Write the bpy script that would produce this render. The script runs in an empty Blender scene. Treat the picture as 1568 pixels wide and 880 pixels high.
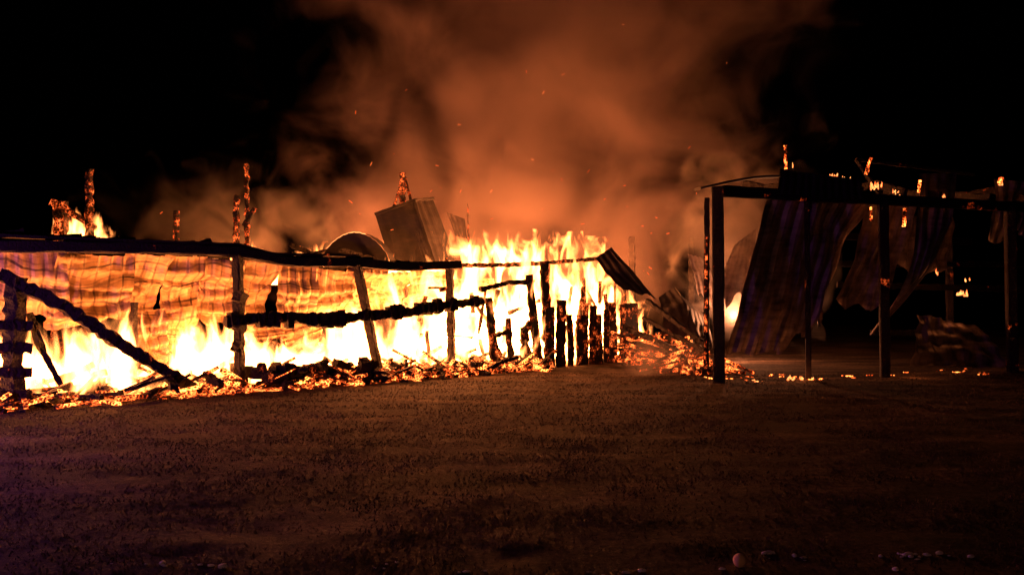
import bpy, bmesh, math, random
from mathutils import Vector, Matrix, noise
random.seed(7)
R=random.uniform
sc=bpy.context.scene
col=sc.collection

# ------------------------------------------------------------ helpers
def link(o,parent=None):
    col.objects.link(o)
    if parent: o.parent=parent
    return o
def empty(name):
    e=bpy.data.objects.new(name,None); e.empty_display_size=.3
    return link(e)
def mesh_obj(name,V,F,mat,parent=None,smooth=False):
    me=bpy.data.meshes.new(name); me.from_pydata([tuple(v) for v in V],[],F); me.update()
    if smooth:
        for p in me.polygons: p.use_smooth=True
    o=bpy.data.objects.new(name,me); me.materials.append(mat)
    return link(o,parent)
class Wall:
    def __init__(s,o,e):
        s.o=Vector((o[0],o[1],0)); d=Vector((e[0]-o[0],e[1]-o[1],0)); s.L=d.length; s.d=d.normalized()
        s.n=Vector((-s.d.y,s.d.x,0))
    def p(s,S,z,off=0.0): return s.o+s.d*S+s.n*off+Vector((0,0,z))
    def mat(s): 
        m=Matrix.Rotation(math.atan2(s.d.y,s.d.x),4,'Z'); return Matrix.Translation(s.o)@m
A=Wall((-8.65,13.4),(3.0,24.5))     # long burning barn, front wall
B=Wall((4.67,17.5),(13.4,20.2))     # taller shed on the right

class Acc:
    def __init__(s): s.V=[];s.F=[]
    def add(s,V,F):
        b=len(s.V); s.V+=V; s.F+=[tuple(i+b for i in f) for f in F]
    def beam(s,pts,w,h=None,jit=.02,seg=.12,taper=1.0,up=None):
        """charred timber swept along polyline, rough octagonal section"""
        h=h or w
        pts=[Vector(p) for p in pts]
        P=[]
        for a,b in zip(pts,pts[1:]):
            n=max(1,int((b-a).length/seg))
            for i in range(n): P.append(a.lerp(b,i/n))
        P.append(pts[-1])
        V=[];F=[];N=len(P);prof=[(-1,-.8),(-.8,-1),(.8,-1),(1,-.8),(1,.8),(.8,1),(-.8,1),(-1,.8)]
        for i,p in enumerate(P):
            t=(P[min(i+1,N-1)]-P[max(i-1,0)]).normalized()
            u_=up or (Vector((0,0,1)) if abs(t.z)<.9 else Vector((.3,1,0)))
            x=t.cross(u_).normalized(); y=x.cross(t).normalized()
            sc_=1+(taper-1)*i/(N-1)
            g=1+jit*6*noise.noise(p*3.1)
            for (u,v) in prof:
                V.append(p+x*(u*w/2*sc_*g+R(-jit,jit))+y*(v*h/2*sc_*g+R(-jit,jit)*min(1,h/.12)))
        for i in range(N-1):
            for k in range(8):
                F.append((i*8+k,i*8+(k+1)%8,(i+1)*8+(k+1)%8,(i+1)*8+k))
        F.append(tuple(range(7,-1,-1))); F.append(tuple((N-1)*8+k for k in range(8)))
        s.add(V,F)
    def sheet(s,c00,c10,c01,c11,rib=.2,amp=.02,wr=.08,sag=0,torn=.0,bow=0,nv=26,seed=0,hole=0.0,crease=0):
        """ribbed steel sheet; c00,c10 top edge; c01,c11 bottom edge; ribs run top to bottom"""
        c00,c10,c01,c11=map(Vector,(c00,c10,c01,c11))
        Wd=(c10-c00).length; nr=max(3,int(Wd/rib)); nu=nr*4
        nrm=(c10-c00).cross(c01-c00).normalized()
        V=[];F=[]
        for j in range(nv+1):
            v=j/nv
            for i in range(nu+1):
                u=i/nu
                edge=1-torn*(.5+noise.noise(Vector((u*3+seed,seed*1.7,0)))+.2*noise.noise(Vector((u*11+seed,3,0))))
                vv=v*edge
                p=c00.lerp(c10,u).lerp(c01.lerp(c11,u),vv)
                r=amp*[0,1,1,0][i%4]
                q=Vector((u*Wd*.5+seed,vv*1.7,seed*.37))
                cr=0
                if crease:
                    cr=-crease*abs(noise.noise(Vector((u*Wd*.35+seed,vv*4.5,9))))*2
                p=p+nrm*(r+wr*noise.noise(q)+wr*.4*noise.noise(q*3.1)+bow*math.sin(vv*math.pi)+cr)
                p.z-=sag*math.sin(u*math.pi)*(.3+.7*vv)
                V.append(p)
        for j in range(nv):
            for i in range(nu):
                if hole and noise.noise(Vector((i/nu*Wd*1.3+seed*3,j/nv*4,1.5)))>1-hole: continue
                a=j*(nu+1)+i; F.append((a,a+1,a+nu+2,a+nu+1))
        s.add(V,F)
    def obj(s,name,mat,parent=None,smooth=False): return mesh_obj(name,s.V,s.F,mat,parent,smooth)

# ------------------------------------------------------------ materials
def newmat(name):
    m=bpy.data.materials.new(name); m.use_nodes=True; nt=m.node_tree
    for n in list(nt.nodes): nt.nodes.remove(n)
    m.cycles.emission_sampling='NONE'
    out=nt.nodes.new('ShaderNodeOutputMaterial')
    def N(t): return nt.nodes.new(t)
    def L(a,b): nt.links.new(a,b)
    def M(op,a,b=None,c=None,clamp=False):
        n=nt.nodes.new('ShaderNodeMath'); n.operation=op; n.use_clamp=clamp
        for i,x in enumerate((a,b,c)):
            if x is None: continue
            if isinstance(x,(int,float)): n.inputs[i].default_value=x
            else: L(x,n.inputs[i])
        return n.outputs[0]
    return m,nt,out,N,L,M
def ramp(nt,fac,stops):
    r=nt.nodes.new('ShaderNodeValToRGB'); e=r.color_ramp.elements
    while len(e)<len(stops): e.new(.5)
    for el,(p,c) in zip(e,stops): el.position=p; el.color=(*c,1) if len(c)==3 else c
    nt.links.new(fac,r.inputs[0]); return r.outputs[0]

def char_mat(name,thr,strength,scale=2.0,base=(.018,.013,.011),gain=7.0,hot=(1,.30,.06)):
    m,nt,out,N,L,M=newmat(name)
    geo=N('ShaderNodeNewGeometry')
    n1=N('ShaderNodeTexNoise'); n1.inputs['Scale'].default_value=scale; n1.inputs['Detail'].default_value=5; n1.inputs['Roughness'].default_value=.65
    L(geo.outputs['Position'],n1.inputs['Vector'])
    vo=N('ShaderNodeTexVoronoi'); vo.feature='DISTANCE_TO_EDGE'; vo.inputs['Scale'].default_value=14; L(geo.outputs['Position'],vo.inputs['Vector'])
    crack=M('SUBTRACT',1.0,M('MULTIPLY',vo.outputs['Distance'],5.0,clamp=True))
    a=M('SUBTRACT',n1.outputs['Fac'],thr); a=M('MULTIPLY',a,gain,clamp=True)
    e=M('MULTIPLY',a,M('ADD',M('MULTIPLY',crack,.8),.25))
    e2=M('POWER',e,2.0)
    c=ramp(nt,e,[(0,(.6,.03,.0)),(.35,(1,.10,.015)),(1,hot)])
    p=N('ShaderNodeBsdfPrincipled'); p.inputs['Base Color'].default_value=(*base,1); p.inputs['Roughness'].default_value=.85; p.inputs['Specular IOR Level'].default_value=.25
    L(c,p.inputs['Emission Color']); L(M('MULTIPLY',e2,strength),p.inputs['Emission Strength'])
    b=N('ShaderNodeBump'); b.inputs['Strength'].default_value=.8; b.inputs['Distance'].default_value=.03
    L(M('ADD',n1.outputs['Fac'],M('MULTIPLY',crack,-.4)),b.inputs['Height']); L(b.outputs[0],p.inputs['Normal'])
    L(p.outputs[0],out.inputs['Surface']); return m
m_char=char_mat('charred_timber',.62,3)
m_board=char_mat('burning_boards',.50,3.0,3.0,gain=6,hot=(1,.2,.04))
m_hot=char_mat('charred_timber_glowing',.44,3.0,5.0,gain=5,hot=(1,.18,.035))
m_ember=char_mat('ember_debris',.42,10,2.6,hot=(1,.28,.05))
m_coal=char_mat('dying_embers',.45,6,2.2,hot=(1,.22,.04))

def steel(name,c1,c2,dark=(.03,.022,.018),lo=.38,mid=.47,hi=.6,rough=.45,metal=.35,row=.0,udir=None,pitch=4.5,colm=.6):
    m,nt,out,N,L,M=newmat(name)
    geo=N('ShaderNodeNewGeometry')
    n1=N('ShaderNodeTexNoise'); n1.inputs['Scale'].default_value=1.5; n1.inputs['Detail'].default_value=8; n1.inputs['Roughness'].default_value=.7
    L(geo.outputs['Position'],n1.inputs['Vector'])
    mp=N('ShaderNodeMapping'); mp.inputs['Scale'].default_value=(2.0,2.0,9); L(geo.outputs['Position'],mp.inputs[0])
    n2=N('ShaderNodeTexNoise'); n2.inputs['Scale'].default_value=1.0; n2.inputs['Detail'].default_value=5; L(mp.outputs[0],n2.inputs['Vector'])
    n3=N('ShaderNodeTexNoise'); n3.inputs['Scale'].default_value=.8; n3.inputs['Detail'].default_value=2; L(geo.outputs['Position'],n3.inputs['Vector'])
    f=M('ADD',M('MULTIPLY',n1.outputs['Fac'],.7),M('MULTIPLY',n2.outputs['Fac'],.3))
    c=ramp(nt,f,[(lo,dark),(mid,c2),(hi,c1)])
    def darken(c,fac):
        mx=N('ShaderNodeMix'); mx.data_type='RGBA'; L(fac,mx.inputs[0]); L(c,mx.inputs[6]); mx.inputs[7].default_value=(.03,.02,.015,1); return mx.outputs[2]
    if row:   # soot lines and purlin shadows painted into the colour, wandering and broken
        sx=N('ShaderNodeSeparateXYZ'); L(geo.outputs['Position'],sx.inputs[0])
        for fr,wd,k in ((3.1,.12,1.0),(8.3,.16,.55)):
            rw=M('FRACT',M('MULTIPLY',M('ADD',sx.outputs['Z'],M('MULTIPLY',n3.outputs['Fac'],.9)),fr))
            c=darken(c,M('MULTIPLY',M('MULTIPLY',M('LESS_THAN',rw,wd),M('MULTIPLY',M('SUBTRACT',n1.outputs['Fac'],.36),5,clamp=True)),row*k))
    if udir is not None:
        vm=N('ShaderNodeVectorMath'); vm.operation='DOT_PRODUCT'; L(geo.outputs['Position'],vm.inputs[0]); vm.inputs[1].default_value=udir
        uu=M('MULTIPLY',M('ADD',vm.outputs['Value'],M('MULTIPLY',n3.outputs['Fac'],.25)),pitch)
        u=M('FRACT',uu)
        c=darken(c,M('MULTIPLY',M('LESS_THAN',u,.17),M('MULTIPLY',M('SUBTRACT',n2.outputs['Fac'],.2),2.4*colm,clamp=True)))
    p=N('ShaderNodeBsdfPrincipled'); L(c,p.inputs['Base Color']); p.inputs['Roughness'].default_value=rough; p.inputs['Metallic'].default_value=metal
    b=N('ShaderNodeBump'); b.inputs['Strength'].default_value=.7; b.inputs['Distance'].default_value=.04; L(f,b.inputs['Height']); L(b.outputs[0],p.inputs['Normal'])
    L(p.outputs[0],out.inputs['Surface']); return m
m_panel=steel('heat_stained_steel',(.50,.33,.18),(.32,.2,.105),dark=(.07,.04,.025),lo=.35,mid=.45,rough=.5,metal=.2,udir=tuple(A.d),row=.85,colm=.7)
m_dark=steel('sooty_steel',(.035,.026,.022),(.018,.014,.012),rough=.7,metal=0)
m_shed=steel('grey_steel_siding',(.46,.38,.36),(.22,.18,.17),rough=.45,metal=.3,lo=.36,mid=.46)

def fire_mat(name,x0,x1,pts,depth,hmax,strength,scale=1.35,b0=.30,step=.16,contrast=4.2,pw=2.0):
    """fire: emissive gas, density from 3-D noise and a height profile along the object's local x"""
    m,nt,out,N,L,M=newmat(name)
    tc=N('ShaderNodeTexCoord'); sx=N('ShaderNodeSeparateXYZ'); L(tc.outputs['Object'],sx.inputs[0])
    X,Y,Z=sx.outputs
    fx=M('DIVIDE',M('SUBTRACT',X,x0),x1-x0,clamp=True)
    H=M('MULTIPLY',ramp(nt,fx,[((s-x0)/(x1-x0),(h/hmax,)*3) for s,h in pts]),hmax)
    mp=N('ShaderNodeMapping'); mp.inputs['Scale'].default_value=(1,1,.42); L(tc.outputs['Object'],mp.inputs[0])
    n=N('ShaderNodeTexNoise'); n.inputs['Scale'].default_value=scale; n.inputs['Detail'].default_value=3.5; n.inputs['Roughness'].default_value=.62; n.inputs['Distortion'].default_value=.7
    L(mp.outputs[0],n.inputs['Vector'])
    a=M('MULTIPLY',M('SUBTRACT',n.outputs['Fac'],.5),contrast)
    b=M('SUBTRACT',b0,M('MULTIPLY',M('POWER',M('DIVIDE',Z,H),1.5),.95))
    yc=M('ABSOLUTE',M('SUBTRACT',M('DIVIDE',Y,depth),.5))
    c=M('MULTIPLY',M('POWER',M('MULTIPLY',yc,2),4),-.8)
    d=M('ADD',M('ADD',a,b),c)
    d=M('MULTIPLY',d,1.6,clamp=True)
    e=N('ShaderNodeEmission'); e.inputs['Color'].default_value=(1,.27,.06,1)
    L(M('MULTIPLY',M('POWER',d,pw),strength),e.inputs['Strength'])
    L(e.outputs[0],out.inputs['Volume'])
    m.cycles.volume_step_rate=step
    return m
def box(name,mat,mw,x0,x1,y0,y1,z0,z1,parent=None):
    V=[(x,y,z) for x in(x0,x1) for y in(y0,y1) for z in(z0,z1)]
    F=[(0,1,3,2),(4,6,7,5),(0,4,5,1),(2,3,7,6),(0,2,6,4),(1,5,7,3)]
    o=mesh_obj(name,V,F,mat); o.matrix_world=mw
    if parent: o.parent=parent
    return o

# ------------------------------------------------------------ ground
def spaced(lo,hi,core0,core1,step):
    xs=[];x=core0
    while x<=core1: xs.append(x); x+=step
    s=step;x=xs[-1]
    while x<hi: s*=1.5; x+=s; xs.append(min(x,hi))
    s=step;x=xs[0];pre=[]
    while x>lo: s*=1.5; x-=s; pre.append(max(x,lo))
    return pre[::-1]+xs
def gz(x,y):
    f=max(0,min(1,(60-abs(y-15))/40))
    r=0
    for c0 in (9.2,10.9):     # shallow wheel tracks running across the yard
        d=(y-(c0+.12*x+.012*x*x))/.3; r-=.010*math.exp(-d*d)
    return f*(.022*noise.noise(Vector((x*.2,y*.4,0)))+.014*noise.noise(Vector((x*1.3,y*2.2,4)))+.013*noise.noise(Vector((x*4,y*4,4)))+r)
xs=spaced(-300,300,-18,18,.12); ys=spaced(-60,400,2,26,.12)
V=[(x,y,gz(x,y)) for y in ys for x in xs]; nx=len(xs)
F=[(j*nx+i,j*nx+i+1,(j+1)*nx+i+1,(j+1)*nx+i) for j in range(len(ys)-1) for i in range(nx-1)]
m,nt,out,N,L,M=newmat('trampled_grass_soil')
geo=N('ShaderNodeNewGeometry')
n1=N('ShaderNodeTexNoise'); n1.inputs['Scale'].default_value=.7; n1.inputs['Detail'].default_value=6
mp=N('ShaderNodeMapping'); mp.inputs['Scale'].default_value=(.5,1.6,1); L(geo.outputs['Position'],mp.inputs[0]); L(mp.outputs[0],n1.inputs['Vector'])
n2=N('ShaderNodeTexNoise'); n2.inputs['Scale'].default_value=12; n2.inputs['Detail'].default_value=8; n2.inputs['Roughness'].default_value=.8; L(geo.outputs['Position'],n2.inputs['Vector'])
f=M('ADD',M('MULTIPLY',n1.outputs['Fac'],.45),M('MULTIPLY',n2.outputs['Fac'],.55))
c=ramp(nt,f,[(.40,(.010,.006,.005)),(.5,(.042,.028,.020)),(.62,(.15,.10,.07))])
p=N('ShaderNodeBsdfPrincipled'); L(c,p.inputs['Base Color']); p.inputs['Roughness'].default_value=.95; p.inputs['Specular IOR Level'].default_value=.1
b=N('ShaderNodeBump'); b.inputs['Strength'].default_value=1; b.inputs['Distance'].default_value=.07; L(n2.outputs['Fac'],b.inputs['Height']); L(b.outputs[0],p.inputs['Normal'])
L(p.outputs[0],out.inputs['Surface'])
mesh_obj('ground',V,F,m,smooth=True)

# short grass, one mesh
m,nt,out,N,L,M=newmat('dry_grass')
geo=N('ShaderNodeNewGeometry')
n1=N('ShaderNodeTexNoise'); n1.inputs['Scale'].default_value=1.1; n1.inputs['Detail'].default_value=4; L(geo.outputs['Position'],n1.inputs['Vector'])
c=ramp(nt,n1.outputs['Fac'],[(.38,(.02,.013,.009)),(.62,(.15,.095,.06))])
p=N('ShaderNodeBsdfPrincipled'); L(c,p.inputs['Base Color']); p.inputs['Roughness'].default_value=.9; p.inputs['Specular IOR Level'].default_value=.1
L(p.outputs[0],out.inputs['Surface'])
V=[];F=[]
for i in range(130000):
    y=3.2+17*random.random()**1.2; x=R(-.75,.75)*y
    if (Vector((x,y,0))-A.o).dot(A.n)>-.5: continue
    if noise.noise(Vector((x*.9,y*2,7)))+R(-.4,.4)<-.08: continue
    h=R(.01,.032); a=R(0,6.28); w=.003+.0005*y; z=gz(x,y)-.003
    dx,dy=math.cos(a)*w,math.sin(a)*w; k=len(V)
    V+= [(x-dx,y-dy,z),(x+dx,y+dy,z),(x+R(-.02,.02),y+R(-.02,.02),z+h)]; F.append((k,k+1,k+2))
mesh_obj('grass',V,F,m)

# pale pebbles in the foreground
m_st=bpy.data.materials.new('pale_stone'); m_st.use_nodes=True
nt=m_st.node_tree; p=nt.nodes['Principled BSDF']; nn=nt.nodes.new('ShaderNodeTexNoise'); nn.inputs['Scale'].default_value=30
cr=ramp(nt,nn.outputs['Fac'],[(.3,(.7,.67,.65)),(.7,(.92,.9,.88))]); nt.links.new(cr,p.inputs['Base Color']); p.inputs['Roughness'].default_value=.6
bm=bmesh.new()
def stone(x,y,r):
    mt=Matrix.Translation((x,y,gz(x,y)+r*.5))@Matrix.Rotation(R(-.3,.3),4,'Z')@Matrix.Diagonal((r*R(.8,2.6),r*R(.6,1.1),r*R(.5,.9),1))
    res=bmesh.ops.create_icosphere(bm,subdivisions=2,radius=1,matrix=mt)
    for v in res['verts']: v.co+=Vector((R(-1,1),R(-1,1),R(-1,1)))*r*.12
for cx,cy,n,sp in ((-2.2,5.15,10,.2),(-.8,5.15,4,.05),(-.3,5.0,4,.12),(.6,5.0,4,.08),(1.9,5.3,6,.1),(2.6,5.35,12,.14),(3.1,5.3,4,.05),(1.0,5.05,4,.5)):
    for i in range(n): stone(cx+random.gauss(0,sp),cy+random.gauss(0,.04),abs(random.gauss(0,.009))+.004)
me=bpy.data.meshes.new('pebbles'); bm.to_mesh(me); bm.free(); me.materials.append(m_st); link(bpy.data.objects.new('pebbles',me))
# ball
bm=bmesh.new(); bmesh.ops.create_icosphere(bm,subdivisions=4,radius=.045)
for v in bm.verts:
    n=v.co.normalized(); d=abs(n.z-.45*math.sin(2*math.atan2(n.y,n.x)))
    if d<.08: v.co*=.97
me=bpy.data.meshes.new('ball'); bm.to_mesh(me); bm.free()
for q in me.polygons: q.use_smooth=True
mb=bpy.data.materials.new('felt_ball'); mb.use_nodes=True; nt=mb.node_tree; p=nt.nodes['Principled BSDF']; nn=nt.nodes.new('ShaderNodeTexNoise'); nn.inputs['Scale'].default_value=60
nt.links.new(ramp(nt,nn.outputs['Fac'],[(.3,(.95,.6,.2)),(.7,(.98,.72,.3))]),p.inputs['Base Color']); p.inputs['Roughness'].default_value=.8
me.materials.append(mb); o=link(bpy.data.objects.new('ball',me)); o.location=(1.49,5.1,.045+gz(1.49,5.1))

# ------------------------------------------------------------ BARN
barn=empty('burning_barn')
P=A.p; Z3=Vector((0,0,1))
a=Acc()
a.beam([P(-5,2.75,-.4),P(-.2,2.72,-.4),P(1.9,2.80,-.4),P(3.83,2.83,-.4),P(5,2.66,-.4),P(6.6,2.72,-.4),P(7.9,2.66,-.4),P(9.7,2.78,-.4)],.2,.2,.012,.2)
a.beam([P(-5,2.93,-.3),P(-.2,2.9,-.3),P(1.9,2.93,-.3),P(3.83,2.98,-.3),P(4.6,2.82,-.3),P(6.6,2.88,-.3)],.35,.05,.01,.2)
for i in range(30):
    s=R(-4,9.5); z=2.86+(.03 if s<4 else -.1); a.beam([P(s-R(.1,.4),z,-.35),P(s+R(.1,.4),z+R(.0,.12),-.3)],R(.05,.12),None,.025,.1)
a.obj('eave_beam',m_char,barn)
a=Acc()
a.beam([P(9.7,2.78,-.2),P(11.5,2.85,-.1),P(13.5,3.0),P(16.1,3.25)],.10,.10,.03); a.obj('eave_beam_burning',m_hot,barn)
a=Acc()
a.beam([P(-3.5,0,-.5),P(-3.5,2.7,-.42)],.25)
a.beam([P(3.83,0,-.58),P(3.83,2.75,-.42)],.17,.17,.015)
a.beam([P(7.2,-.05,-.58),P(6.65,2.65,-.42)],.18,.18,.012)
a.beam([P(9.55,0,-.3),P(9.5,2.7,-.25)],.17,.17,.02)
a.beam([P(-.05,-.05,-.5),P(-.08,.9,-.5),P(-.04,2.2,-.5)],.24,.24,.03,.08)
for s,z in ((3.83,1.9),(3.85,1.3),(3.8,.9)): a.beam([P(s-.06,z-.1,-.55),P(s+.02,z+.1,-.55)],.22,.2,.03,.06)
a.obj('posts',m_char,barn)
a=Acc()
for z,w in ((.25,.32),(.62,.34),(1.02,.30),(1.4,.28)): a.beam([P(-.35,z,-.55),P(.18,z-.02,-.55)],w*.6,.16,.03,.08)
a.beam([P(-.3,2.25,-.5),P(.6,1.75,-.6),P(1.6,1.0,-.65),P(2.95,.08,-.7)],.17,.2,.03,.08)
a.beam([P(.2,1.6,-.3),P(.35,1,-.4),P(.65,.35,-.5)],.09)
a.beam([P(2.3,0,1),P(2.3,1.8,1)],.12)
a.obj('fallen_brace',m_char,barn)
a=Acc()
a.beam([P(3.5,1.42,-.6),P(4.6,1.5,-.6),P(5.8,1.42,-.6),P(7.9,1.58,-.6),P(9.2,1.75,-.6),P(10.3,1.86,-.6)],.16,.2,.04,.1)
for i in range(24):
    s=R(3.6,10.2); z=1.43+max(0,s-6)*.1; a.beam([P(s-.08,z,-.62),P(s+.08,z+R(-.03,.03),-.62)],.2,R(.24,.36),.03,.06)
a.beam([P(10.4,2.15,-.4),P(11.4,2.36,-.4),P(12.4,2.4,-.4)],.08,.11,.035)
a.obj('girt',m_char,barn)
# vertical boards along the far half of the wall
a=Acc()
S=12.9
while S<17.0:
    w=R(.26,.40); t=1.66+R(-.22,.25)
    a.beam([P(S,-.08,-.55+R(-.03,.03)),P(S+R(-.03,.03),t*.5,-.55),P(S+R(-.05,.05),t,-.55+R(-.06,.08))],w,.05,.02,.08,R(.85,1.05),up=A.n); S+=w+R(-.03,.12)
for s0,z0,z1,s1,w in ((10.95,.1,1.95,10.7,.3),(11.5,.1,1.4,11.4,.22),(12.0,.0,1.15,12.0,.34),(12.45,.1,1.5,12.4,.3),(12.6,0,2.6,12.2,.34),(13.0,0,3.0,12.8,.4),(14.4,1,2.3,14.5,.2),(15.7,1,2.1,15.5,.16)):
    a.beam([P(s0,z0,-.45),P((s0+s1)/2+R(-.08,.08),(z0+z1)/2,-.45),P(s1,z1,-.42)],w,.07,.03,.1,.7,up=A.n)
for i in range(7):
    s=R(10.3,13); z=R(.3,1.0); a.beam([P(s-R(.1,.2),z,-.45),P(s+R(.1,.2),z+R(-.3,.3),-.45)],.08,R(.1,.22),.03,.08)
a.obj('siding_boards',m_board,barn)
a=Acc()    # half-burnt framing still standing in the flames
for i in range(44):
    s=R(8.6,17.4); z=R(.2,2.3); L_=R(.2,.75); th=random.choice((R(-.4,.4),R(1.2,1.9),R(.5,2.6)))
    d=(A.d*math.cos(th)+Z3*math.sin(th))*L_; o_=R(-.4,.3)
    a.beam([P(s,z,o_)-d,P(s,z,o_)+d],R(.04,.1),None,.02,.1)
a.obj('burnt_framing',m_hot,barn)
a=Acc()
a.beam([P(17.3,0,.2),P(17.2,2.6,.2)],.15); a.beam([P(15.2,1.2,.1),P(15.1,2.6,.1)],.09)
a.obj('end_post',m_hot,barn)
# hanging roof panels, behind the front posts: overlapping sheets, each with its own lean
a=Acc()
K=dict(rib=.22,amp=.035,nv=44)
def drape(s0,s1,zt0,zt1,zb0,zb1,n,seed,o0=.9,o1=1.6,torn=.2):
    rnd=random.Random(seed)
    for i in range(n):
        u0=i/n; u1=(i+1)/n+.03; sa=s0+(s1-s0)*u0; sb=s0+(s1-s0)*u1
        ta=zt0+(zt1-zt0)*u0; tb=zt0+(zt1-zt0)*u1; ba=zb0+(zb1-zb0)*u0+rnd.uniform(-.3,.2); bb=zb0+(zb1-zb0)*u1+rnd.uniform(-.3,.2)
        oo=rnd.uniform(-.12,.12)+.05*(i%2); lean=rnd.uniform(-.2,.2)
        a.sheet(P(sa,ta,o0+oo),P(sb,tb,o0+oo),P(sa+lean,ba,o1+oo+rnd.uniform(-.35,.2)),P(sb+lean,bb,o1+oo+rnd.uniform(-.35,.2)),sag=.06,torn=torn,wr=.26,seed=seed+i*1.3,crease=.13,bow=rnd.uniform(-.16,.2),**K)
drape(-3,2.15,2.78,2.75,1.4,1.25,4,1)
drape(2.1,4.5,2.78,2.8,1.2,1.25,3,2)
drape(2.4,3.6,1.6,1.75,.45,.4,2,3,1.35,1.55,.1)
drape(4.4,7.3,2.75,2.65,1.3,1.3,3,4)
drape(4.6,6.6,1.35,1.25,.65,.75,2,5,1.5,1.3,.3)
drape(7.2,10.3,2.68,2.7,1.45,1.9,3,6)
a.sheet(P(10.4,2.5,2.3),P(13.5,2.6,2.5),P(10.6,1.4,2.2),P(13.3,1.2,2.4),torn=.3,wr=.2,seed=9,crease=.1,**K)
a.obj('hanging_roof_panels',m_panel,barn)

# panels standing above the roof line
a=Acc()
a.sheet((-4.25,24,4.55),(-3.05,24.1,5.0),(-3.75,23.9,3.0),(-2.4,24,3.1),wr=.05,amp=.015,rib=.3)
a.sheet((-3.05,24.1,5.02),(-2.5,24.5,5.12),(-2.4,24,3.1),(-1.75,24.6,3.2),wr=.05,amp=.03,rib=.2)
a.sheet((-3.0,23.7,4.0),(-2.8,23.7,4.1),(-2.7,23.6,3.1),(-2.4,23.6,3.1),wr=.05,amp=.02,rib=.1)
a.beam([(-4.27,23.98,4.58),(-3.05,24.08,5.03),(-2.48,24.5,5.15)],.07,.09,.01)
a.beam([(-3.03,24.05,5.0),(-2.4,23.97,3.1)],.08,.08,.01)
a.sheet((-2.2,26,4.9),(-1.6,26.2,4.7),(-1.9,26,4.1),(-1.5,26,4.0),wr=.05,amp=.02,rib=.2)
a.obj('roof_panel_upright',m_dark,barn)
a=Acc(); V=[];F=[]
for i in range(25):
    t=i/24; 
    for k in (0,1):
        V.append(Vector((-5.35+1.85*t,22+k*1.2,3.05+.78*math.sin(math.pi*min(1,t*.95+.05))**.7+.02*(i%2)+k*.05)))
for i in range(24): F.append((2*i,2*i+1,2*i+3,2*i+2))
b0=len(V)
for i in range(25): V.append(V[2*i]+Vector((0,0,-.02))); V.append(Vector((V[2*i].x*.98-.08,21.9,2.6)))
for i in range(24): F.append((b0+2*i,b0+2*i+1,b0+2*i+3,b0+2*i+2))
a.add(V,F); a.obj('curled_roof_sheet',m_dark,barn)
a=Acc()
a.sheet((2.5,23,3.2),(3.0,23.2,3.52),(3.3,22.6,2.15),(4.25,22.7,1.95),wr=.14,bow=.12,rib=.22,torn=.1,seed=4)
a.sheet((2.9,23.2,3.45),(3.15,23.5,3.4),(3.9,22.8,2.2),(4.3,22.9,1.95),wr=.05,rib=.2)
a.sheet((4.55,24,2.0),(5.1,24.2,2.35),(4.6,23.7,.7),(5.75,23.6,.8),wr=.2,bow=-.2)
a.sheet((5.1,24.2,2.35),(5.8,24.6,1.8),(5.4,23.6,.8),(6.3,23.9,.3),wr=.2,bow=-.2)
a.obj('fallen_roof_sheets',m_dark,barn)
a=Acc()
a.sheet((5.6,24.6,3.4),(6.3,25,3.3),(5.9,24.2,1.9),(6.7,24.5,1.6),wr=.1,amp=.03,torn=.2)
a.sheet((6.9,24,3.6),(7.8,24.5,4.2),(6.0,23.5,1.8),(7.2,23.7,1.7),wr=.1,amp=.03,torn=.3)
a.obj('leaning_siding_sheets',m_shed,barn)

# charred rear posts
a=Acc()
a.beam([(-10.4,19,0),(-10.42,19,5.1)],.17,.17,.03,.1,.7)
a.beam([(-11.15,19,0),(-11.1,19,4.3)],.32,.2,.03,.1,.9)
a.beam([(-11.35,19,4.3),(-11.0,19,4.1),(-10.3,19.1,3.65)],.12,.14,.03,.1)
a.beam([(-11.35,19,3.4),(-10.2,19.1,3.35)],.1,.14,.03,.1)
a.beam([(-8.7,20,0),(-8.7,20,4.2)],.13,.13,.02,.1,.8)
a.beam([(-7.47,21,0),(-7.5,21,4.75)],.15,.15,.03,.1,.8)
a.beam([(-7.2,21,0),(-7.22,21,5.6)],.15,.15,.04,.1,.5)
a.beam([(-7.3,21,3.9),(-7.0,21,4.4)],.1)
a.beam([(-3.6,25,0),(-3.55,25,6.05)],.24,.2,.03,.1,.7)
a.beam([(-3.85,25,4.9),(-3.5,25,6.0),(-3.25,25.1,5.0)],.07)
a.beam([(-1.45,27,0),(-1.55,27,5.3)],.08,.08,.03,.1,.4)
a.obj('rear_posts',m_hot,barn)
a=Acc()
a.beam([(4.2,27,0),(4.2,27,4.15)],.2,.2,.02); a.beam([(5.8,25,0),(5.8,25,3.95)],.17,.17,.02)
for i in range(26):
    c=Vector((R(-9.8,-4),R(19.5,22),R(2.6,3.25))); th=R(-.5,.9); d=Vector((math.cos(th),math.sin(th),R(-.35,.35)))*R(.3,.9); a.beam([c-d,c+d],R(.06,.14),None,.025,.1)
a.obj('rear_rafters',m_char,barn)
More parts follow.
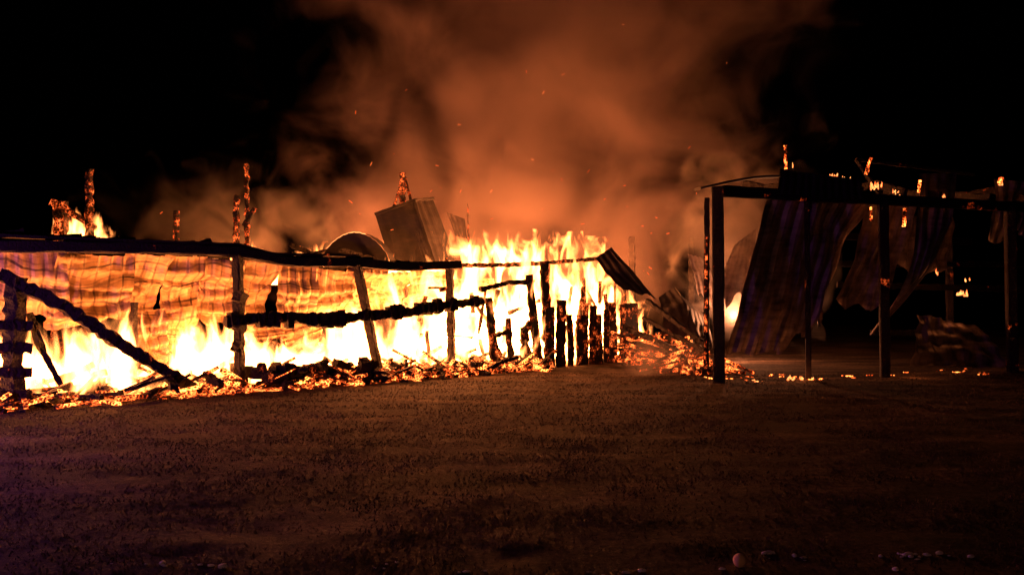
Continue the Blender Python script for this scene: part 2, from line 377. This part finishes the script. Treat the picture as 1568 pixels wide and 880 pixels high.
# debris / embers
a=Acc(); a2=Acc()
for i in range(1150):
    S=R(-3,18.5) if i<700 else R(4.5,12.6); off=R(-.7,2.4) if i%3 else R(-1.2,-.3); L_=R(.12,.9); th=R(0,3.14); z=R(.0,.12+.3*max(0,off+.9)*.6); tilt=R(-.2,.6)
    if S>12.4: off=R(-.3,2.5)
    d=Vector((math.cos(th),math.sin(th)*.8,math.sin(tilt)))*L_/2
    c=P(S,z+abs(d.z),off); w=R(.03,.12)
    (a if i%2 else a2).beam([c-d,c+d],w,w*R(.5,1),.015,.2)
for i in range(260):
    t=R(0,1); c=Vector((R(3.0,5.0)+t*.8,25-5.5*t,R(.0,.1)+.8*(1-t)*R(0,1))); th=R(0,3.14); L_=R(.2,1.3); d=Vector((math.cos(th),math.sin(th),R(-.1,.4)))*L_/2
    c.z+=abs(d.z)
    a2.beam([c-d,c+d],R(.03,.11),None,.015,.2)
a.obj('glowing_debris',m_ember,barn); a2.obj('dying_debris',m_coal,barn)
a=Acc()
for i in range(50):
    S=R(4.2,6.9); c=P(S,R(.08,.5),R(-.9,-.55)); th=R(0,3.1); d=Vector((math.cos(th),math.sin(th),R(-.3,.5)))*R(.1,.3)
    a.beam([c-d,c+d],R(.1,.24),None,.03,.1)
for q0,q1,w in (((4.0,23,1.9),(5.7,20.8,.3),.12),((3.8,22.5,1.4),(5.6,20.5,.25),.1),((3.4,23.5,1.1),(5.2,21.5,.2),.14),((3.5,22,.7),(5.4,20.7,.15),.1)):
    a.beam([q0,q1],w,w,.02)
for i in range(170):
    S=R(-3,12.4); c=P(S,R(.05,.35),R(-1.1,1.)); th=R(0,3.1); d=Vector((math.cos(th),math.sin(th),R(-.1,.6)))*R(.1,.55)
    a.beam([c-d,c+d],R(.04,.13),None,.03,.1)
a.obj('charred_debris',m_char,barn)
V=[];F=[];nxx=260;nyy=44
for j in range(nyy+1):
    for i in range(nxx+1):
        S=-4+23*i/nxx; off=-1.3+4.4*j/nyy+.15*noise.noise(Vector((S*1.5,0,0)))*(1 if j<20 else 0)
        e=min(1,j/12)*min(1,(nyy-j)/4)*min(1,i/4)*min(1,(nxx-i)/6)
        if S>12.5 and off<-.3: e=0
        V.append(P(S,-.05+e*(.14+.28*abs(noise.noise(Vector((S*1.2,off*1.2,0))))+.12*noise.noise(Vector((S*4,off*4,2)))),off))
for j in range(nyy):
    for i in range(nxx): k=j*(nxx+1)+i; F.append((k,k+1,k+nxx+2,k+nxx+1))
mesh_obj('ember_bed',V,F,m_coal,barn)

# ------------------------------------------------------------ SHED
shed=empty('pole_shed'); Q=B.p
a=Acc()
a.beam([Q(0,0),Q(0,4.42)],.26,.26,.006,.3)
a.beam([Q(.22,.3,.9),Q(.27,4.3,.9)],.12,.2,.01)
for s,w in ((2.42,.12),(4.64,.22),(8.7,.24),(13,.24)): a.beam([Q(s,0,.03),Q(s,4.3,.03)],w,w,.006,.3)
a.beam([Q(13,0,6),Q(13,4.0,6)],.22,.22,.01,.4)
a.obj('posts',m_char,shed)
a=Acc()
a.beam([Q(.14,4.33),Q(14,4.3)],.1,.26,.006,.3)
a.beam([Q(6.4,4.08,6),Q(14,4.0,6)],.1,.24,.01,.4)
a.beam([Q(4.9,2.3,2),Q(14,2.2,2)],.06,.16,.02)
a.beam([Q(6.4,3.0,4),Q(14,3.1,4)],.06,.16,.02)
a.beam([Q(6.0,1.0,2),Q(14,.9,2)],.06,.16,.02)
for s in (1.8,3.9,5.2,6.3,7.9,9.2,10.6,12.4):
    a.beam([Q(s,4.5,-.1),Q(s+.3,4.75+R(-.1,.3),1.2),Q(s+.2,4.9,2)],.07,.18,.02)
a.beam([Q(4.7,5.5,1),Q(5.6,4.45,1)],.08); a.beam([Q(4.7,5.5,1),Q(8.6,5.3,1)],.05,.08)
a.obj('beams_and_rafters',m_char,shed)
a=Acc(); pts=[]
for i in range(13):
    t=i/12; pts.append(Q(-.6+2.1*t,4.33+.38*math.sin(t*1.45),-.12))
a.beam(pts,.3,.05,.005,.2)
a.obj('bent_roof_edge',m_dark,shed)
a=Acc()
a.sheet(Q(1.55,4.9,-.16),Q(3.8,4.75,-.16),Q(1.5,4.25,-.12),Q(3.9,4.25,-.12),nv=6,wr=.05,torn=.1)
a.obj('gable_sheet',m_dark,shed)
a=Acc()
K=dict(rib=.34,amp=.06,nv=40)
a.sheet(Q(1.5,4.3,.2),Q(3.0,4.3,.2),Q(.75,.45,.9),Q(2.3,.5,.9),wr=.2,seed=11,torn=.06,**K)
a.sheet(Q(2.85,4.3,.3),Q(4.0,4.3,.3),Q(2.1,.5,.8),Q(2.9,.5,.9),wr=.35,seed=12,torn=.15,**K)
a.sheet(Q(3.9,4.3,.2),Q(4.9,4.3,.35),Q(2.7,.9,.8),Q(3.5,1.2,.9),wr=.4,seed=17,torn=.2,bow=.3,**K)
a.sheet(Q(6.1,5.1,.4),Q(7.5,5.2,.4),Q(4.95,.85,1.0),Q(5.5,1.3,1.0),wr=.25,seed=13,bow=-.6,torn=.1,**K)
a.sheet(Q(4.8,4.3,.7),Q(6.4,4.4,.7),Q(3.9,1.4,1.0),Q(5.4,1.6,1.0),wr=.3,seed=14,torn=.2,**K)
a.sheet(Q(6.6,1.5,1.0),Q(8.5,1.2,1.0),Q(5.7,.2,.4),Q(9.2,.15,.4),wr=.3,seed=15,**K)
a.sheet(Q(8.6,5.1,.4),Q(11,5.0,.4),Q(8.9,3.2,.8),Q(10.5,3.5,.8),wr=.2,seed=16,torn=.3,**K)
a.sheet(Q(7.4,4.3,2.2),Q(9.2,4.3,2.2),Q(7.0,2.4,2.2),Q(9.0,2.6,2.2),wr=.2,seed=18,torn=.3,**K)
a.obj('hanging_siding',m_shed,shed)
# glowing bits
a=Acc()
a.beam([Q(1.9,4.85,.1),Q(1.88,5.5,.1)],.07,.07,.02,.08,.6)
a.beam([Q(4.2,4.95,.1),Q(4.35,5.35,.1)],.06,.06,.02,.08)
a.beam([Q(4.35,3.8,.12),Q(4.36,4.15,.12)],.05); a.beam([Q(5.35,3.7,.12),Q(5.4,4.15,.12)],.06)
a.beam([Q(5.7,4.55,0),Q(5.75,4.85,0)],.05); a.beam([Q(8.3,4.9,0),Q(8.4,5.05,0)],.07)
for i in range(42):
    s=R(.2,9) if i<14 else random.gauss(random.choice((.5,2.2,2.2,7.5)),.3)
    c=Q(s,R(.005,.03),R(-.3,1.2)); d=Vector((R(-.08,.08),R(-.08,.08),0)); a.beam([c-d,c+d],R(.012,.028),None,.008,.08)
a.obj('glowing_remains',m_ember,shed)
a=Acc()
a.beam([Q(.14,.3,.8),Q(.18,3.3,.8)],.05,.05,.02,.08); a.obj('smouldering_post_edge',m_hot,shed)

# ------------------------------------------------------------ FIRE
fire=empty('fire')
pts=[(-3,.9),(0,1.15),(1.2,1.35),(2.2,1.55),(2.9,1.15),(3.6,1.6),(4.3,1.5),(4.9,.95),(5.9,1.1),(6.8,1.75),(8.3,2.0),(9.4,2.6),(10.2,3.3),(11,3.8),(11.8,3.2),(12.6,3.9),(13.6,3.5),(14.6,4.0),(15.5,3.6),(16.5,3.9),(17.6,1.9)]
fm=fire_mat('flames',-3,18,pts,2.2,4.0,62,scale=1.9,b0=.42,contrast=5.6)
M0=A.mat()@Matrix.Translation((0,-.55,0))
box('flames_front',fm,M0,-3,18,.0,2.2,0,4.0,fire)
fm2=fire_mat('flames_rear',0,8,[(0,.8),(1.5,1.2),(2.6,.7),(3.5,1.4),(4.6,.8),(6,1.6),(8,1.3)],2,3,40,b0=.5,step=.25,scale=2)
box('flames_rear_row',fm2,Matrix.Translation((-9.2,22.2,2.4))@Matrix.Rotation(.35,4,'Z'),0,8,0,2,0,1.8,fire)
fm3=fire_mat('flames_small',0,1.4,[(0,.9),(.7,1.0),(1.4,.6)],.8,1.6,60,3,step=.3,pw=1.6,b0=.4)
box('flames_corner',fm3,Matrix.Translation((-11.4,18.9,3.2)),0,1.5,0,.8,0,1.1,fire)

# small licks of flame as tapered tongues
m,nt,out,N,L,M=newmat('flame_lick'); e=N('ShaderNodeEmission'); geo=N('ShaderNodeNewGeometry'); nn=N('ShaderNodeTexNoise'); nn.inputs['Scale'].default_value=9; L(geo.outputs['Position'],nn.inputs['Vector'])
L(ramp(nt,nn.outputs['Fac'],[(.35,(1,.12,.02)),(.65,(1,.36,.1))]),e.inputs[0]); e.inputs[1].default_value=2.8; L(e.outputs[0],out.inputs['Surface'])
a=Acc()
def lick(c,h,w):
    c=Vector(c); V=[];F=[];n=7;r=R(0,9)
    for i in range(n):
        t=i/(n-1); rad=w*(math.sin(math.pi*min(1,(t*.85+.15)))**.8)*(1-t*.6)
        q=c+Vector((w*.9*noise.noise(Vector((r,t*3,0))),w*.5*noise.noise(Vector((r,t*3,5))),h*t))
        for k in range(6): V.append(q+Vector((math.cos(k*1.047),math.sin(k*1.047),0))*rad)
    for i in range(n-1):
        for k in range(6): F.append((i*6+k,i*6+(k+1)%6,i*6+6+(k+1)%6,i*6+6+k))
    a.add(V,F)
for s,z,o,h,w,n in ((1.9,5.0,.1,.2,.03,3),(3.35,4.75,.1,.16,.04,12),(3.6,4.7,.1,.12,.04,9),(4.5,4.6,.1,.18,.04,10),(8.1,2.0,1,.14,.06,7),(7.3,2.55,1,.14,.03,3),(8.8,2.4,1.5,.14,.03,3),(2.0,.0,-.05,.1,.04,7),(2.3,.0,-.05,.08,.04,3),(.9,.0,-.1,.04,.05,5),(8.6,4.9,.2,.12,.03,4),(6.6,4.5,.2,.1,.03,5),(5.1,4.5,.1,.1,.03,5)):
    for i in range(n): lick(Q(s+R(-.18,.18),z+R(-.04,.04),o+R(-.05,.05)),h*R(.5,1.2),w*R(.4,1))
for i in range(24): lick(P(R(17,18.6),R(.1,.5),R(-.5,1)),R(.1,.25),R(.02,.05))
a.obj('flame_licks',m,fire,True)

# sparks
a=Acc()
for i in range(70):
    c=Vector((random.gauss(.5,4),R(22,30),2.5+abs(random.gauss(0,4)))); d=Vector((R(-1,1),R(-1,1),R(-.3,1))).normalized()*R(.02,.07); a.beam([c-d,c+d],.016,.016,0,1)
m,nt,out,N,L,M=newmat('spark'); e=N('ShaderNodeEmission'); e.inputs[0].default_value=(1,.2,.04,1); e.inputs[1].default_value=1.6; L(e.outputs[0],out.inputs['Surface'])
a.obj('sparks',m,fire)

# firelight sources inside the flames, plus one lamp added to brighten smoke by the shed
def lamp(p,w,r=.12,c=(1,.25,.065),name='firelight',par=fire):
    l=bpy.data.lights.new(name,'POINT'); l.energy=w; l.color=c; l.shadow_soft_size=r
    o=bpy.data.objects.new(name,l); o.location=p; link(o,par)
for s,z,o,w in ((-1.5,.5,.3,70),(.8,.6,.2,90),(2.3,.6,.2,85),(3.9,.6,.2,90),(6.0,.5,.2,95),(7.8,.8,.2,130),(9.8,1.2,.4,190),(12.2,1.8,.5,300),(15.2,2.0,.5,350)): lamp(P(s,z,o),w)
lamp((-7.8,23.6,2.9),350); lamp((-4.9,24.9,2.9),1300,c=(1,.27,.08)); lamp((1.0,24.2,2.9),1500,c=(1,.26,.08)); lamp((7.0,24.4,1.4),750,c=(1,.34,.14)); lamp((-10.8,19.3,3.8),30,.08)
lamp(Q(2.1,.12,-.1),5,.05); lamp(Q(8.0,2.1,.8),6,.04); lamp(Q(5.2,.25,-.3),5,.03)
# out of frame: emergency beacon at left, unseen fill lamp added behind the camera
veh=empty('emergency_vehicle_lights')
lamp((-5,-6,2.6),180,.2,(1,.36,.32),'front_fill',veh); lamp((-8.6,8.6,1.3),420,.12,(.55,.1,1),'beacon',veh)

# ------------------------------------------------------------ SMOKE
m,nt,out,N,L,M=newmat('smoke')
geo=N('ShaderNodeNewGeometry'); sx=N('ShaderNodeSeparateXYZ'); L(geo.outputs['Position'],sx.inputs[0]); X,Y,Z=sx.outputs
n=N('ShaderNodeTexNoise'); n.inputs['Scale'].default_value=.3; n.inputs['Detail'].default_value=5; n.inputs['Roughness'].default_value=.6; n.inputs['Distortion'].default_value=.6; L(geo.outputs['Position'],n.inputs['Vector'])
cx=M('ADD',-1.4,M('MULTIPLY',Z,.27)); w=M('ADD',5.8,M('MULTIPLY',Z,.2))
q=M('DIVIDE',M('ABSOLUTE',M('SUBTRACT',X,cx)),w)
mask=M('SUBTRACT',1.25,q)
nn=M('MULTIPLY',M('SUBTRACT',n.outputs['Fac'],.46),5)
d=M('MULTIPLY',M('ADD',M('MULTIPLY',mask,1.2),M('SUBTRACT',nn,.6)),.6,clamp=True)
sv=N('ShaderNodeVolumePrincipled'); sv.inputs['Color'].default_value=(.82,.62,.6,1); sv.inputs['Anisotropy'].default_value=.1
L(M('MULTIPLY',M('POWER',d,1.4),.44),sv.inputs['Density']); L(sv.outputs[0],out.inputs['Volume'])
m.cycles.volume_step_rate=.55
box('smoke',m,Matrix.Identity(4),-14,14,25.6,34,0.2,17)
def wispmat(dens):
    m2,nt,out,N,L,M=newmat('smoke_wisp')
    geo=N('ShaderNodeNewGeometry'); tc=N('ShaderNodeTexCoord'); gr=N('ShaderNodeTexGradient'); gr.gradient_type='SPHERICAL'
    L(tc.outputs['Object'],gr.inputs[0])
    n=N('ShaderNodeTexNoise'); n.inputs['Scale'].default_value=.8; n.inputs['Detail'].default_value=4; n.inputs['Distortion'].default_value=.9; L(geo.outputs['Position'],n.inputs['Vector'])
    d=M('ADD',M('MULTIPLY',gr.outputs['Fac'],1.3),M('MULTIPLY',M('SUBTRACT',n.outputs['Fac'],.62),2.6)); d=M('MULTIPLY',d,1.2,clamp=True)
    sv=N('ShaderNodeVolumePrincipled'); sv.inputs['Color'].default_value=(.8,.7,.64,1)
    L(M('MULTIPLY',M('POWER',d,1.3),dens),sv.inputs['Density']); L(sv.outputs[0],out.inputs['Volume']); m2.cycles.volume_step_rate=1
    return m2
def wisp(c,s,m): box('smoke',m,Matrix.Translation(c)@Matrix.Diagonal((*s,1)),-1,1,-1,1,-1,1)
mw1=wispmat(.9); mw2=wispmat(.22)
wisp((7.2,24.5,3.9),(2.6,1.6,3.9),mw1); wisp((3.9,19.3,.4),(1.8,.8,.9),mw1); wisp((-8.5,24,4.4),(5.2,.8,2.2),mw2)

# ------------------------------------------------------------ world, weak night sky
w=bpy.data.worlds.new('World'); sc.world=w; w.use_nodes=True; nt=w.node_tree
sky=nt.nodes.new('ShaderNodeTexSky'); sky.sky_type='NISHITA'; sky.sun_disc=False; sky.sun_elevation=math.radians(-4); sky.sun_rotation=math.radians(200)
nt.links.new(sky.outputs[0],nt.nodes['Background'].inputs[0]); nt.nodes['Background'].inputs[1].default_value=.004
cam=bpy.data.cameras.new('camera'); co=bpy.data.objects.new('camera',cam); link(co)
co.location=(0,0,1.7); co.rotation_euler=(math.radians(91.45),0,0); cam.lens=27.2; cam.sensor_width=36; cam.clip_end=1000
sc.camera=co
sc.view_settings.view_transform='Standard'; sc.view_settings.look='None'; sc.view_settings.exposure=0
